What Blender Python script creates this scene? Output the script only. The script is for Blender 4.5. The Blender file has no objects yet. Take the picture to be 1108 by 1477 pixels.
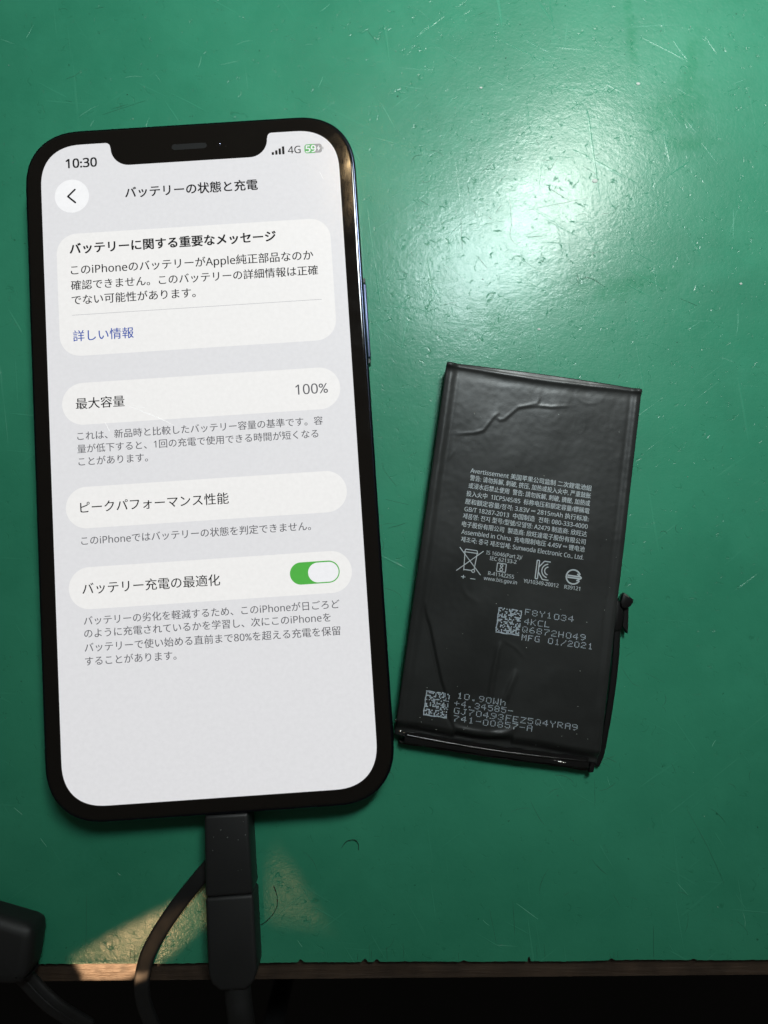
import bpy, bmesh, math, random
from mathutils import Vector, Matrix, Euler, noise
random.seed(7)
S = 0.001                                   # everything below is measured in millimetres
scene = bpy.context.scene

# ------------------------------------------------------------------ camera
cam_d = bpy.data.cameras.new('camera')
cam = bpy.data.objects.new('camera', cam_d); scene.collection.objects.link(cam)
cam_d.sensor_fit = 'HORIZONTAL'; cam_d.sensor_width = 36.0; cam_d.lens = 36.0 * 1067 / 1108
cam_d.clip_start = 0.005; cam_d.clip_end = 50
Rm = Matrix(((0.9999871867642605, 0.0039095944640664265, -0.003215801366173985),
             (-0.004129300697328815, 0.9974378321399474, -0.07141932435771878),
             (0.0029283413481329523, 0.07143168825590322, 0.9974411956250154)))
cam.matrix_world = Matrix.Translation(Vector((37.182, -22.7335, 161.709)) * S) @ Rm.to_4x4()
cam_d.dof.use_dof = True; cam_d.dof.focus_distance = 0.156; cam_d.dof.aperture_fstop = 13.0
scene.camera = cam

# ------------------------------------------------------------------ dim room
world = bpy.data.worlds.new("World"); scene.world = world; world.use_nodes = True
bg = world.node_tree.nodes['Background']
bg.inputs[0].default_value = (1.0, 0.93, 0.82, 1); bg.inputs[1].default_value = 0.05

# ------------------------------------------------------------------ lamps
def area_lamp(name, pos, aim, sx, sy, power, color, spread, spin=0.0):
    d = bpy.data.lights.new(name, 'AREA'); d.shape = 'RECTANGLE'
    d.size = sx * S; d.size_y = sy * S; d.energy = power; d.color = color; d.spread = math.radians(spread)
    o = bpy.data.objects.new(name, d); scene.collection.objects.link(o)
    o.location = Vector(pos) * S
    q = (Vector(aim) - Vector(pos)).to_track_quat('-Z', 'Y')
    o.rotation_euler = (q.to_matrix().to_4x4() @ Matrix.Rotation(spin, 4, 'Z')).to_euler()
    return o
C = Vector((37.18, -22.73, 161.7))
def mirror_spot(px, py, h):                 # where a lamp at height h must hang to glint at (px, py)
    p = Vector((px, py, 0)); d = (p - C); return (px + d.x * h / 161.7, py + d.y * h / 161.7, h)
area_lamp('bench_lamp_cool', mirror_spot(60.8, 46, 430), (84, 116, 0), 66, 100, 0.27, (0.84, 0.96, 1.0), 66, math.radians(-35))
area_lamp('bench_lamp_warm', mirror_spot(78.5, 62, 430), (96, 126, 0), 60, 90, 0.25, (0.96, 1.0, 0.94), 66, math.radians(-10))

for (px_, py_, sx_, sy_, sp_) in ((31.9, 64.9, 34, 9, 0.9), (33.4, 66.6, 9, 30, 0.3), (33.2, 57.2, 9, 22, -0.4)):  # unseen warm lamps, added so the bezel glass mirrors them as flecks
    P_ = (px_, py_, 7.4); Dv = Vector(P_) - C; hh_ = 900
    area_lamp('bezel_fleck_lamp', (px_ - Dv.x/Dv.z*(hh_-7.4), py_ - Dv.y/Dv.z*(hh_-7.4), hh_), P_, sx_, sy_, 0.0055, (1.0, 0.70, 0.36), 60, sp_)

# ------------------------------------------------------------------ view
scene.view_settings.view_transform = 'Standard'; scene.view_settings.look = 'None'
scene.view_settings.exposure = 0.0; scene.view_settings.gamma = 1.0
scene.cycles.max_bounces = 6

# warm stray light thrown on the bench front by something shiny: added unseen spots stand in, their beams cut
def gobo_spot(name, pos, polys, strength, color, soft=0.6):
    d = bpy.data.lights.new(name, 'SPOT'); d.energy = strength; d.color = color
    d.shadow_soft_size = 0.0008; d.spot_blend = 0.1
    o = bpy.data.objects.new(name, d); scene.collection.objects.link(o)
    pos = Vector(pos)
    cen = sum((Vector(p + (0,)) for p in polys[0]), Vector()) / len(polys[0])
    o.location = pos * S
    q = (cen - pos).to_track_quat('-Z', 'Y'); o.rotation_euler = q.to_euler()
    inv = q.to_matrix().inverted()
    d.use_nodes = True; nt = d.node_tree; N = nt.nodes; L = nt.links
    em = N['Emission']
    tc = N.new('ShaderNodeTexCoord'); sep = N.new('ShaderNodeSeparateXYZ'); L.new(tc.outputs['Normal'], sep.inputs[0])
    def mth(op, a, b=None, c=None, clamp=False):
        m = N.new('ShaderNodeMath'); m.operation = op; m.use_clamp = clamp
        for i, v in enumerate((a, b, c)):
            if v is None: continue
            if isinstance(v, (int, float)): m.inputs[i].default_value = v
            else: L.new(v, m.inputs[i])
        return m.outputs[0]
    za = mth('ABSOLUTE', sep.outputs['Z'])
    X = mth('DIVIDE', sep.outputs['X'], za); Y = mth('DIVIDE', sep.outputs['Y'], za)
    tot = None; mx = 0
    for poly in polys:
        pts = []
        for p in poly:
            v = inv @ (Vector(p + (0,)) - pos); pts.append((v.x / -v.z, v.y / -v.z)); mx = max(mx, math.hypot(*pts[-1]))
        area = sum(pts[i][0]*pts[(i+1)%len(pts)][1]-pts[(i+1)%len(pts)][0]*pts[i][1] for i in range(len(pts)))
        if area < 0: pts.reverse()
        m = None; w = soft / (cen - pos).length
        for i in range(len(pts)):
            (x0, y0), (x1, y1) = pts[i], pts[(i+1) % len(pts)]
            l = math.hypot(x1-x0, y1-y0); nx, ny = -(y1-y0)/l, (x1-x0)/l
            dd = mth('ADD', mth('MULTIPLY', X, nx), mth('MULTIPLY_ADD', Y, ny, -(x0*nx+y0*ny)))
            e = mth('MULTIPLY_ADD', dd, 1.0/w, 0.5, clamp=True)
            m = e if m is None else mth('MULTIPLY', m, e)
        tot = m if tot is None else mth('ADD', tot, m)
    # noise in the beam imitates the uneven glitter of light off rough metal
    nz = N.new('ShaderNodeTexNoise'); nz.inputs['Scale'].default_value = 330; nz.inputs['Detail'].default_value = 4
    L.new(tc.outputs['Normal'], nz.inputs['Vector'])
    g = mth('MULTIPLY_ADD', nz.outputs['Fac'], 3.0, -0.6, clamp=False)
    L.new(mth('MULTIPLY', tot, mth('MAXIMUM', g, 0.15)), em.inputs['Strength'])
    d.spot_size = 2 * math.atan(mx * 1.25)
    return o
gobo_spot('stray_light_bright', (-111, -237, 300), [[(-28.7, -104.7), (-1.3, -91.0), (1.0, -97.0), (-9.0, -105.7), (-28.7, -105.7)]], 1.4, (1.0, 0.60, 0.30), 2.2)
gobo_spot('stray_light_on_wood', (-111, -237, 300), [[(-28.6, -106.5), (-10.0, -106.5), (-13.0, -108.2), (-18.0, -110.6), (-26.5, -110.6)]], 20.0, (1.0, 0.60, 0.32), 0.8)  # extra spot added to brighten the wood strip alone
gobo_spot('stray_light_faint', (-18, -220, 300), [[(14.5, -81.3), (12.3, -84.9), (12.3, -97.5), (26.8, -100.0)]], 0.15, (1.0, 0.66, 0.34), 3.0)

# ------------------------------------------------------------------ helpers
def link(o, parent=None):
    scene.collection.objects.link(o)
    if parent is not None: o.parent = parent
    return o
def empty(name, loc=(0, 0, 0), rz=0.0):
    o = bpy.data.objects.new(name, None); o.empty_display_size = 0.01
    o.location = Vector(loc) * S; o.rotation_euler = (0, 0, rz); return link(o)
def tag(o, label=None, cat=None, group=None, kind=None):
    if label: o['label'] = label
    if cat: o['category'] = cat
    if group: o['group'] = group
    if kind: o['kind'] = kind
    return o
def mesh_obj(name, verts, faces, material, parent=None, smooth=False):
    me = bpy.data.meshes.new(name)
    me.from_pydata([(x * S, y * S, z * S) for x, y, z in verts], [], faces); me.update()
    if material: me.materials.append(material)
    if smooth:
        for p in me.polygons: p.use_smooth = True
    return link(bpy.data.objects.new(name, me), parent)
def bm_obj(name, bm, material, parent=None, smooth=False, scale=True):
    if scale: bmesh.ops.scale(bm, vec=(S, S, S), verts=bm.verts)
    bmesh.ops.recalc_face_normals(bm, faces=bm.faces)
    me = bpy.data.meshes.new(name); bm.to_mesh(me); bm.free()
    me.materials.append(material)
    if smooth:
        for p in me.polygons: p.use_smooth = True
        me.set_sharp_from_angle(angle=math.radians(50))
    return link(bpy.data.objects.new(name, me), parent)
def prism(bm, poly, z0, z1, bevel=0.0, seg=3, which='all'):
    b = [bm.verts.new((x, y, z0)) for x, y in poly]; t = [bm.verts.new((x, y, z1)) for x, y in poly]
    fs = [bm.faces.new(t), bm.faces.new(list(reversed(b)))]; n = len(poly)
    for i in range(n): fs.append(bm.faces.new((b[i], b[(i+1) % n], t[(i+1) % n], t[i])))
    if bevel:
        es = {e for f in fs for e in f.edges}
        if which == 'top': es = {e for e in fs[0].edges}
        bmesh.ops.bevel(bm, geom=list(es), offset=bevel, segments=seg, affect='EDGES', profile=0.5)
def rrect(w, h, ext, n=2.35, k=16, cx=0, cy=0):
    """rounded rectangle; each corner is a superellipse arc reaching ext along both sides"""
    pts = []
    for (sx, sy, rev) in ((1, 1, 0), (-1, 1, 1), (-1, -1, 0), (1, -1, 1)):
        arc = []
        for i in range(k + 1):
            a = math.pi / 2 * i / k
            arc.append((cx + sx * (w/2 - ext + ext * math.cos(a) ** (2/n)), cy + sy * (h/2 - ext + ext * math.sin(a) ** (2/n))))
        pts += arc if not rev else arc[::-1]
    return pts
def sweep(name, path, w, t, material, parent, up=(0, 0, 1), k=16, nexp=4.0, smooth=True, wid=None):
    """flat or round section swept along a smoothed path"""
    P = [Vector(p) for p in path]; Q = []
    for i in range(len(P) - 1):
        p0 = P[max(i-1, 0)]; p1 = P[i]; p2 = P[i+1]; p3 = P[min(i+2, len(P)-1)]
        for j in range(8):
            u = j / 8
            Q.append(0.5 * ((2*p1) + (p2-p0)*u + (2*p0-5*p1+4*p2-p3)*u*u + (3*p1-p0-3*p2+p3)*u*u*u))
    Q.append(P[-1]); vs = []; fs = []
    for i, q in enumerate(Q):
        d = (Q[min(i+1, len(Q)-1)] - Q[max(i-1, 0)]).normalized()
        side = d.cross(Vector(up)).normalized(); u2 = side.cross(d).normalized()
        f = 1.0 if wid is None else wid(i / (len(Q)-1))
        for j in range(k):
            a = 2 * math.pi * j / k; c, s = math.cos(a), math.sin(a)
            x = math.copysign(abs(c) ** (2/nexp), c) * w/2 * f; y = math.copysign(abs(s) ** (2/nexp), s) * t/2 * f
            v = q + side * x + u2 * y; vs.append(tuple(v))
    n = len(Q)
    for i in range(n-1):
        for j in range(k): fs.append((i*k+j, i*k+(j+1) % k, (i+1)*k+(j+1) % k, (i+1)*k+j))
    fs.append(tuple(range(k))[::-1]); fs.append(tuple((n-1)*k+j for j in range(k)))
    return mesh_obj(name, vs, fs, material, parent, smooth)

# ------------------------------------------------------------------ materials
def mat(name, base, rough=0.5, metal=0.0, spec=0.5, emis=None, estr=0.0, coat=0.0, coatr=0.05, bump=None, col_noise=None, rough_noise=None):
    m = bpy.data.materials.new(name); m.use_nodes = True; nt = m.node_tree; N = nt.nodes; L = nt.links
    b = N['Principled BSDF']
    b.inputs['Base Color'].default_value = (*base, 1); b.inputs['Roughness'].default_value = rough
    b.inputs['Metallic'].default_value = metal; b.inputs['Specular IOR Level'].default_value = spec
    if coat: b.inputs['Coat Weight'].default_value = coat; b.inputs['Coat Roughness'].default_value = coatr
    if emis: b.inputs['Emission Color'].default_value = (*emis, 1); b.inputs['Emission Strength'].default_value = estr
    tc = N.new('ShaderNodeTexCoord')
    def nz(scale, detail=4, rough_=0.6, stretch=None):
        n = N.new('ShaderNodeTexNoise'); n.inputs['Scale'].default_value = scale; n.inputs['Detail'].default_value = detail; n.inputs['Roughness'].default_value = rough_
        if stretch:
            mp = N.new('ShaderNodeMapping'); mp.inputs['Scale'].default_value = stretch; L.new(tc.outputs['Object'], mp.inputs[0]); L.new(mp.outputs[0], n.inputs['Vector'])
        else: L.new(tc.outputs['Object'], n.inputs['Vector'])
        return n
    if bump:
        prev = None
        for (sc, st, dist, stretch) in bump:
            n = nz(sc, 5, 0.65, stretch); bp = N.new('ShaderNodeBump'); bp.inputs['Strength'].default_value = st; bp.inputs['Distance'].default_value = dist * S
            L.new(n.outputs['Fac'], bp.inputs['Height'])
            if prev: L.new(prev, bp.inputs['Normal'])
            prev = bp.outputs['Normal']
        L.new(prev, b.inputs['Normal'])
    if col_noise:
        sc, lo, hi = col_noise; n = nz(sc); r = N.new('ShaderNodeMapRange'); r.inputs['From Min'].default_value = 0.3; r.inputs['From Max'].default_value = 0.7
        r.inputs['To Min'].default_value = lo; r.inputs['To Max'].default_value = hi; L.new(n.outputs['Fac'], r.inputs['Value'])
        mx = N.new('ShaderNodeVectorMath'); mx.operation = 'SCALE'; mx.inputs[0].default_value = base; L.new(r.outputs[0], mx.inputs['Scale']); L.new(mx.outputs[0], b.inputs['Base Color'])
        if emis:
            mx2 = N.new('ShaderNodeMath'); mx2.operation = 'MULTIPLY'; mx2.inputs[1].default_value = estr; L.new(r.outputs[0], mx2.inputs[0]); L.new(mx2.outputs[0], b.inputs['Emission Strength'])
    if rough_noise:
        sc, lo, hi = rough_noise; n = nz(sc); r = N.new('ShaderNodeMapRange'); r.inputs['From Min'].default_value = 0.35; r.inputs['From Max'].default_value = 0.65
        r.inputs['To Min'].default_value = lo; r.inputs['To Max'].default_value = hi; L.new(n.outputs['Fac'], r.inputs['Value']); L.new(r.outputs[0], b.inputs['Roughness'])
    return m

def mat_green():
    m = bpy.data.materials.new('green_vinyl'); m.use_nodes = True; nt = m.node_tree; N = nt.nodes; L = nt.links
    b = N['Principled BSDF']; tc = N.new('ShaderNodeTexCoord'); co = tc.outputs['Object']
    def noise_(scale, detail=4, rough=0.6, vec=None, dist=0.0):
        n = N.new('ShaderNodeTexNoise'); n.inputs['Scale'].default_value = scale; n.inputs['Detail'].default_value = detail
        n.inputs['Roughness'].default_value = rough; n.inputs['Distortion'].default_value = dist; L.new(vec or co, n.inputs['Vector']); return n.outputs['Fac']
    def rng(v, a, b_, c, d, clamp=True):
        r = N.new('ShaderNodeMapRange'); r.clamp = clamp
        for i, x in zip(('From Min', 'From Max', 'To Min', 'To Max'), (a, b_, c, d)): r.inputs[i].default_value = x
        L.new(v, r.inputs['Value']); return r.outputs[0]
    def mt(op, a, b_=None, clamp=False):
        k = N.new('ShaderNodeMath'); k.operation = op; k.use_clamp = clamp
        for i, v in enumerate((a, b_)):
            if v is None: continue
            if isinstance(v, (int, float)): k.inputs[i].default_value = v
            else: L.new(v, k.inputs[i])
        return k.outputs[0]
    def mix(f, a, b_):
        k = N.new('ShaderNodeMix'); k.data_type = 'RGBA'
        if isinstance(f, float): k.inputs['Factor'].default_value = f
        else: L.new(f, k.inputs['Factor'])
        for s_, v in (('A', a), ('B', b_)):
            t = [i for i in k.inputs if i.name == s_ and i.type == 'RGBA'][0]
            if isinstance(v, tuple): t.default_value = v
            else: L.new(v, t)
        return [o for o in k.outputs if o.type == 'RGBA'][0]
    def mapping(scale, rot=0.0, loc=(0, 0, 0)):
        r0 = N.new('ShaderNodeMapping'); r0.inputs['Rotation'].default_value = (0, 0, rot); L.new(co, r0.inputs[0])
        mp = N.new('ShaderNodeMapping'); mp.inputs['Scale'].default_value = scale; mp.inputs['Location'].default_value = loc
        L.new(r0.outputs[0], mp.inputs[0]); return mp.outputs[0]
    def blob(x, y, rx, ry, rot=0.0, soft=1.0):     # worn / greasy patch with an uneven border
        mp = N.new('ShaderNodeMapping'); mp.vector_type = 'TEXTURE'; mp.inputs['Location'].default_value = (x*S, y*S, 0); mp.inputs['Rotation'].default_value = (0, 0, rot)
        mp.inputs['Scale'].default_value = (rx*S, ry*S, 1); L.new(co, mp.inputs[0])
        ln = N.new('ShaderNodeVectorMath'); ln.operation = 'LENGTH'; L.new(mp.outputs[0], ln.inputs[0])
        w = mt('ADD', ln.outputs['Value'], rng(noise_(420, 4, 0.7), 0.3, 0.7, -0.8, 0.8, False))
        return rng(w, 1.0 - 0.7*soft, 1.0 + 0.6*soft, 1.0, 0.0)
    # colour: vinyl green, a little uneven, with paler rubbed haze and darker greasy stains
    base = mix(rng(noise_(17, 6, 0.68), 0.36, 0.64, 0, 1), (0.023, 0.178, 0.101, 1), (0.034, 0.222, 0.129, 1))
    base = mix(rng(noise_(75, 6, 0.72), 0.52, 0.75, 0, 0.5), base, (0.036, 0.235, 0.14, 1))
    st = mt('MAXIMUM', mt('MAXIMUM', blob(105, 81, 7.5, 4.2, 0.5), blob(108.5, 90, 2.2, 7.5, -0.2)), mt('MAXIMUM', blob(95, 98, 1.0, 8, 0.05), blob(62, 33, 3.0, 5, 0.6)))
    st = mt('MAXIMUM', st, mt('MAXIMUM', blob(106, 72.5, 5, 2.2, 0.0), blob(92, 39.5, 9, 2.2, 0.2)))
    base = mix(mt('MULTIPLY', st, 0.22), base, (0.006, 0.16, 0.06, 1))
    # thin scratches in several directions (fine relief)
    sc = None
    for (rot, sx, sy, lo, loc) in ((0.5, 34, 900, 0.71, 0.1), (2.5, 40, 1100, 0.72, 0.7), (1.45, 28, 1000, 0.715, 0.4), (0.08, 36, 1000, 0.73, 0.9), (1.0, 60, 1200, 0.735, 0.25)):
        v = rng(noise_(1.0, 2, 0.4, mapping((sx, sy, 1), rot, (loc, loc*3, loc)), 0.35), lo, lo + 0.03, 0, 1)
        sc = v if sc is None else mt('MAXIMUM', sc, v)
    def worm(scale, off, mask_scale, lo):     # short curled cuts: level lines of a noise, kept only here and there
        nn = noise_(scale, 2, 0.5, mapping((1, 1, 1), 0.3*off, (off, off*0.7, 0)))
        ln = rng(mt('ABSOLUTE', mt('SUBTRACT', nn, 0.5)), 0.0, 0.012, 1, 0)
        return mt('MULTIPLY', ln, rng(noise_(mask_scale, 2, 0.5, mapping((1, 1, 1), 0, (off*2, off, 0))), lo, lo + 0.05, 0, 1))
    curl = mt('MAXIMUM', mt('MAXIMUM', worm(230, 0.31, 330, 0.60), worm(420, 0.77, 420, 0.60)), worm(140, 0.11, 240, 0.63))
    scr = mt('MULTIPLY', sc, rng(noise_(22, 3), 0.42, 0.6, 0.15, 1))
    base = mix(mt('MULTIPLY', scr, 0.30), base, (0.07, 0.32, 0.20, 1))
    base = mix(mt('MULTIPLY', curl, 0.35), base, (0.008, 0.10, 0.045, 1))
    # tiny dark and pale specks
    sp = rng(noise_(900, 1, 0.3), 0.80, 0.83, 0, 1)
    base = mix(mt('MULTIPLY', sp, 0.6), base, (0.004, 0.05, 0.02, 1))
    L.new(base, b.inputs['Base Color'])
    rg = rng(noise_(90, 6, 0.75), 0.3, 0.7, 0.30, 0.42)
    rg = mt('SUBTRACT', rg, mt('MULTIPLY', scr, 0.05)); rg = mt('ADD', rg, mt('MULTIPLY', st, 0.04))
    L.new(rg, b.inputs['Roughness'])
    L.new(rng(st, 0, 1, 0.14, 0.08), b.inputs['Specular IOR Level'])
    b.inputs['Coat Weight'].default_value = 0.29; L.new(mt('ADD', mt('MULTIPLY', rg, 0.46), 0.0), b.inputs['Coat Roughness']); b.inputs['Coat IOR'].default_value = 1.4
    prev = None
    for (h, dist, stg) in ((noise_(95, 4, 0.6), 0.10, 0.35), (noise_(420, 4, 0.6), 0.05, 0.6), (noise_(1150, 3, 0.7), 0.042, 0.62), (noise_(2600, 1, 0.5), 0.012, 0.6), (mt('ADD', scr, mt('MULTIPLY', curl, -1.0)), 0.035, 0.8)):
        bp = N.new('ShaderNodeBump'); bp.inputs['Strength'].default_value = stg; bp.inputs['Distance'].default_value = dist * S
        L.new(h, bp.inputs['Height'])
        if prev: L.new(prev, bp.inputs['Normal'])
        prev = bp.outputs['Normal']
    L.new(prev, b.inputs['Normal']); L.new(prev, b.inputs['Coat Normal'])
    return m

M_green = mat_green()
M_wood = mat('dark_brown_wood', (0.040, 0.025, 0.016), 0.5, bump=[(40, 0.6, 0.5, (1, 14, 14)), (300, 0.5, 0.15, (0.3, 3, 3))], col_noise=(160, 0.55, 1.35))
M_floor = mat('dark_floor', (0.010, 0.010, 0.010), 0.8, col_noise=(6, 0.7, 1.3))
M_glass = mat('black_glass', (0.0065, 0.0053, 0.0044), 0.05, spec=0.5, rough_noise=(150, 0.035, 0.10))  # a warm ceiling reflection is put into the brownish base colour
M_frame = mat('navy_steel', (0.030, 0.036, 0.055), 0.2, metal=1.0)
M_button = mat('navy_button', (0.075, 0.09, 0.15), 0.42, metal=0.8)
M_seam = mat('antenna_seam', (0.01, 0.012, 0.016), 0.5)
M_mesh = mat('earpiece_mesh', (0.010, 0.010, 0.010), 0.8, spec=0.25, bump=[(3500, 1.0, 0.06, None)])
M_lens = mat('camera_lens', (0.002, 0.002, 0.003), 0.06)
def screen_mat(name, col, k=1.0, base=0.10):
    return mat(name, (base, base, base), 0.16, emis=col, estr=k, spec=0.5, col_noise=(1100, 0.975, 1.02), bump=[(2500, 0.3, 0.006, None)])
M_bg = screen_mat('screen_backdrop', (0.685, 0.682, 0.698))
M_card = screen_mat('screen_card', (0.80, 0.79, 0.778))
M_btn = screen_mat('screen_round_button', (0.84, 0.84, 0.85))
M_ink = screen_mat('screen_ink', (0.006, 0.006, 0.007), base=0.008)
M_grey = screen_mat('screen_grey_ink', (0.098, 0.098, 0.108), base=0.015)
M_blue = screen_mat('screen_blue_ink', (0.025, 0.075, 0.38), base=0.012)
M_line = screen_mat('screen_divider', (0.42, 0.42, 0.44), base=0.05)
M_togg = screen_mat('screen_toggle_green', (0.055, 0.40, 0.035), base=0.05)
M_knob = screen_mat('screen_toggle_white', (0.80, 0.80, 0.82))
M_batg = screen_mat('screen_charge_green', (0.09, 0.42, 0.10), base=0.05)
M_batx = screen_mat('screen_charge_grey', (0.30, 0.30, 0.31), base=0.05)
INK = {'ink': M_ink, 'grey': M_grey, 'blue': M_blue}
M_pouch = mat('black_pouch_film', (0.0160, 0.0168, 0.0162), 0.38, spec=0.27, bump=[(160, 0.35, 0.12, None), (1400, 0.35, 0.012, None)], rough_noise=(60, 0.31, 0.45), col_noise=(45, 0.85, 1.2))
M_print = mat('pale_ink', (0.36, 0.40, 0.42), 0.55)
M_dots = mat('pale_inkjet', (0.36, 0.42, 0.47), 0.6)
M_tape = mat('black_glossy_tape', (0.006, 0.006, 0.0062), 0.16, bump=[(120, 0.5, 0.15, None)])
M_flex = mat('black_flex', (0.004, 0.004, 0.0042), 0.30)
M_flake = mat('bright_metal_flake', (0.75, 0.73, 0.70), 0.25, metal=1.0)
M_plastic = mat('dark_grey_plastic', (0.009, 0.0095, 0.010), 0.5, bump=[(1800, 0.4, 0.02, None)], col_noise=(60, 0.85, 1.2))
M_rubber = mat('black_rubber', (0.006, 0.0063, 0.0066), 0.6, bump=[(900, 0.4, 0.02, None)], col_noise=(120, 0.8, 1.25))
M_light_scr = mat('pale_scratch', (0.16, 0.42, 0.30), 0.35)
M_dark_scr = mat('dark_scratch', (0.006, 0.07, 0.032), 0.6)
M_hair = mat('dark_fibre', (0.004, 0.010, 0.007), 0.5)
M_dust = mat('pale_dust', (0.42, 0.46, 0.42), 0.6)

# ------------------------------------------------------------------ the setting
fl = mesh_obj('floor', [(-3000, -3000, -740), (3000, -3000, -740), (3000, 3000, -740), (-3000, 3000, -740)], [(0, 1, 2, 3)], M_floor)
tag(fl, kind='structure')

bench = empty('workbench', (37, 150, -740))
tag(bench, 'dark brown wooden workbench whose narrow front edge shows below the green mat', 'workbench')
bm = bmesh.new()
prism(bm, [(-437, -260.95), (-250, -260.75), (82, -259.7), (463, -258.2), (463, 350), (-437, 350)], 710, 738.5, 0.7, 3, 'top')
bm_obj('tabletop', bm, M_wood, bench, True)
bm = bmesh.new(); prism(bm, [(-390, -225), (420, -225), (420, -205), (-390, -205)], 640, 709.8, 0.5, 2); bm_obj('apron', bm, M_wood, bench)
for x in (-410, 400):
    for y in (-240, 300):
        bm = bmesh.new(); prism(bm, [(x, y), (x+40, y), (x+40, y+40), (x, y+40)], 0, 709.9 if y > 0 else 639.9, 1, 2); bm_obj('leg', bm, M_wood, bench)

# green mat with a slightly ragged cut front edge
top = []; x = -380.0
notch = {19.8: 0.75, 33.3: 0.8, 35.8: 0.65, 67.8: 1.5, 85.2: 0.5, 102.5: 0.35, 6.0: 0.3, 54.1: 0.35}
while x < 450:
    dy = 0.10 * noise.noise(Vector((x * 0.9, 3.1, 0))) + 0.22 * noise.noise(Vector((x * 0.06, 9.1, 0)))
    for nx, dep in notch.items():
        dd = abs(x - nx) / (0.34 if dep > 1 else 0.75)
        if dd < 1: dy += dep * (1 - dd)
    top.append((x, -105.9 + max(dy, -0.2))); x += 0.28 if -50 < x < 125 else 4
top += [(450, 480), (-380, 480)]
bm = bmesh.new(); n = len(top)
t = [bm.verts.new((x, y, 0)) for x, y in top]; b = [bm.verts.new((x, y, -1.48)) for x, y in top]
r = [bm.verts.new((x, y - (0.12 if i < n-2 else 0), -0.16)) for i, (x, y) in enumerate(top)]
bm.faces.new(t)
for i in range(n):
    j = (i+1) % n; bm.faces.new((r[i], r[j], t[j], t[i])); bm.faces.new((b[i], b[j], r[j], r[i]))
mat_o = bm_obj('work_mat', bm, M_green, None)
tag(mat_o, 'worn scratched green mat covering the workbench under everything else', 'work mat')

def ribbons(name, lines, width, z, material, parent, kind='stuff'):
    vs = []; fs = []
    for ln in lines:
        P = [Vector((p[0], p[1], 0)) for p in ln]; Q = []
        for i in range(len(P)-1):
            p0 = P[max(i-1, 0)]; p1 = P[i]; p2 = P[i+1]; p3 = P[min(i+2, len(P)-1)]
            for j in range(5):
                u = j/5; Q.append(0.5*((2*p1)+(p2-p0)*u+(2*p0-5*p1+4*p2-p3)*u*u+(3*p1-p0-3*p2+p3)*u*u*u))
        Q.append(P[-1]); b0 = len(vs); m = len(Q)
        wd = width * random.uniform(0.7, 1.3)
        for i, q in enumerate(Q):
            d = (Q[min(i+1, m-1)] - Q[max(i-1, 0)]).normalized(); s = Vector((-d.y, d.x, 0))
            f = max(0.12, math.sin(math.pi * (i + 0.3) / m)) ** 0.6 * random.uniform(0.6, 1.1)
            vs += [tuple(q - s*wd*f/2 + Vector((0, 0, z))), tuple(q + Vector((0, 0, z + wd*0.25))), tuple(q + s*wd*f/2 + Vector((0, 0, z)))]
        for i in range(m-1):
            k = b0 + i*3; fs += [(k, k+3, k+4, k+1), (k+1, k+4, k+5, k+2)]
    o = mesh_obj(name, vs, fs, material, parent); tag(o, kind=kind); return o
LIGHT = [[(39.565, 60.092), (51.546, 66.888), (64.236, 73.889), (73.642, 78.8)], [(50.977, 73.101), (52.904, 76.544)], [(52.321, 81.322), (53.93, 83.796)], [(91.617, 100.213), (99.784, 100.869), (106.821, 101.024)], [(4.113, 96.365), (6.012, 97.196), (8.076, 97.527)], [(34.308, 57.419), (34.995, 51.226), (35.912, 45.288)], [(34.867, 33.67), (37.561, 29.235), (41.566, 26.385)], [(-43.897, 98.129), (-42.403, 101.305)], [(71.45, 37.526), (76.152, 39.422), (77.714, 39.736)], [(82.319, 37.016), (88.549, 37.474), (95.726, 38.248)], [(51.193, 31.245), (60.475, 30.425)], [(75.102, -11.53), (76.607, -12.298)], [(37.869, 28.918), (41.871, 25.754), (46.813, 25.738)], [(117.002, 57.457), (116.727, 50.193)], [(-41.324, -73.917), (-39.512, -75.363)], [(65.337, -94.158), (69.818, -97.432)], [(19.099, -101.375), (20.125, -102.784)]]
DARK = [[(-26.16, 79.686), (-22.562, 80.995), (-16.291, 83.125)], [(-28.345, 105.308), (-26.281, 105.64)], [(-24.14, 80.999), (-20.223, 82.309)], [(66.377, 60.022), (66.755, 54.36), (66.389, 51.138), (67.763, 49.205), (69.501, 50.325)], [(68.988, 56.777), (84.424, 59.974)], [(75.055, 62.434), (80.011, 59.175)], [(83.34, 67.298), (86.441, 65.333)], [(55.342, 55.198), (55.57, 47.955)], [(59.138, 46.342), (61.124, 43.456)], [(104.077, 36.631), (108.061, 34.871)], [(68.654, -73.033), (70.509, -76.642), (71.663, -78.085)], [(101.921, -74.642), (106.084, -82.564), (109.482, -90.426)], [(94.231, -98.836), (94.04, -105.16)], [(59.608, -95.117), (60.967, -102.169)], [(64.611, -93.73), (64.933, -100.786)], [(37.867, -8.334), (43.184, -9.575)], [(93.874, -46.136), (98.302, -48.372)], [(88.667, -44.633), (91.113, -48.339), (93.038, -49.085)], [(84.434, -63.694), (87.37, -65.162)], [(-25.416, -91.829), (-25.268, -103.79)]]
def rand_scr(n, box, lmin, lmax, curv):
    out = []
    for _ in range(n):
        x = random.uniform(box[0], box[2]); y = random.uniform(box[1], box[3]); a = random.uniform(0, math.pi); l = random.uniform(lmin, lmax)
        k = random.gauss(0, curv); pts = [(x, y)]
        for i in range(5):
            x += math.cos(a) * l/5; y += math.sin(a) * l/5; a += k + random.gauss(0, curv * 0.35); pts.append((x, y))
        out.append(pts)
    return out
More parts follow.
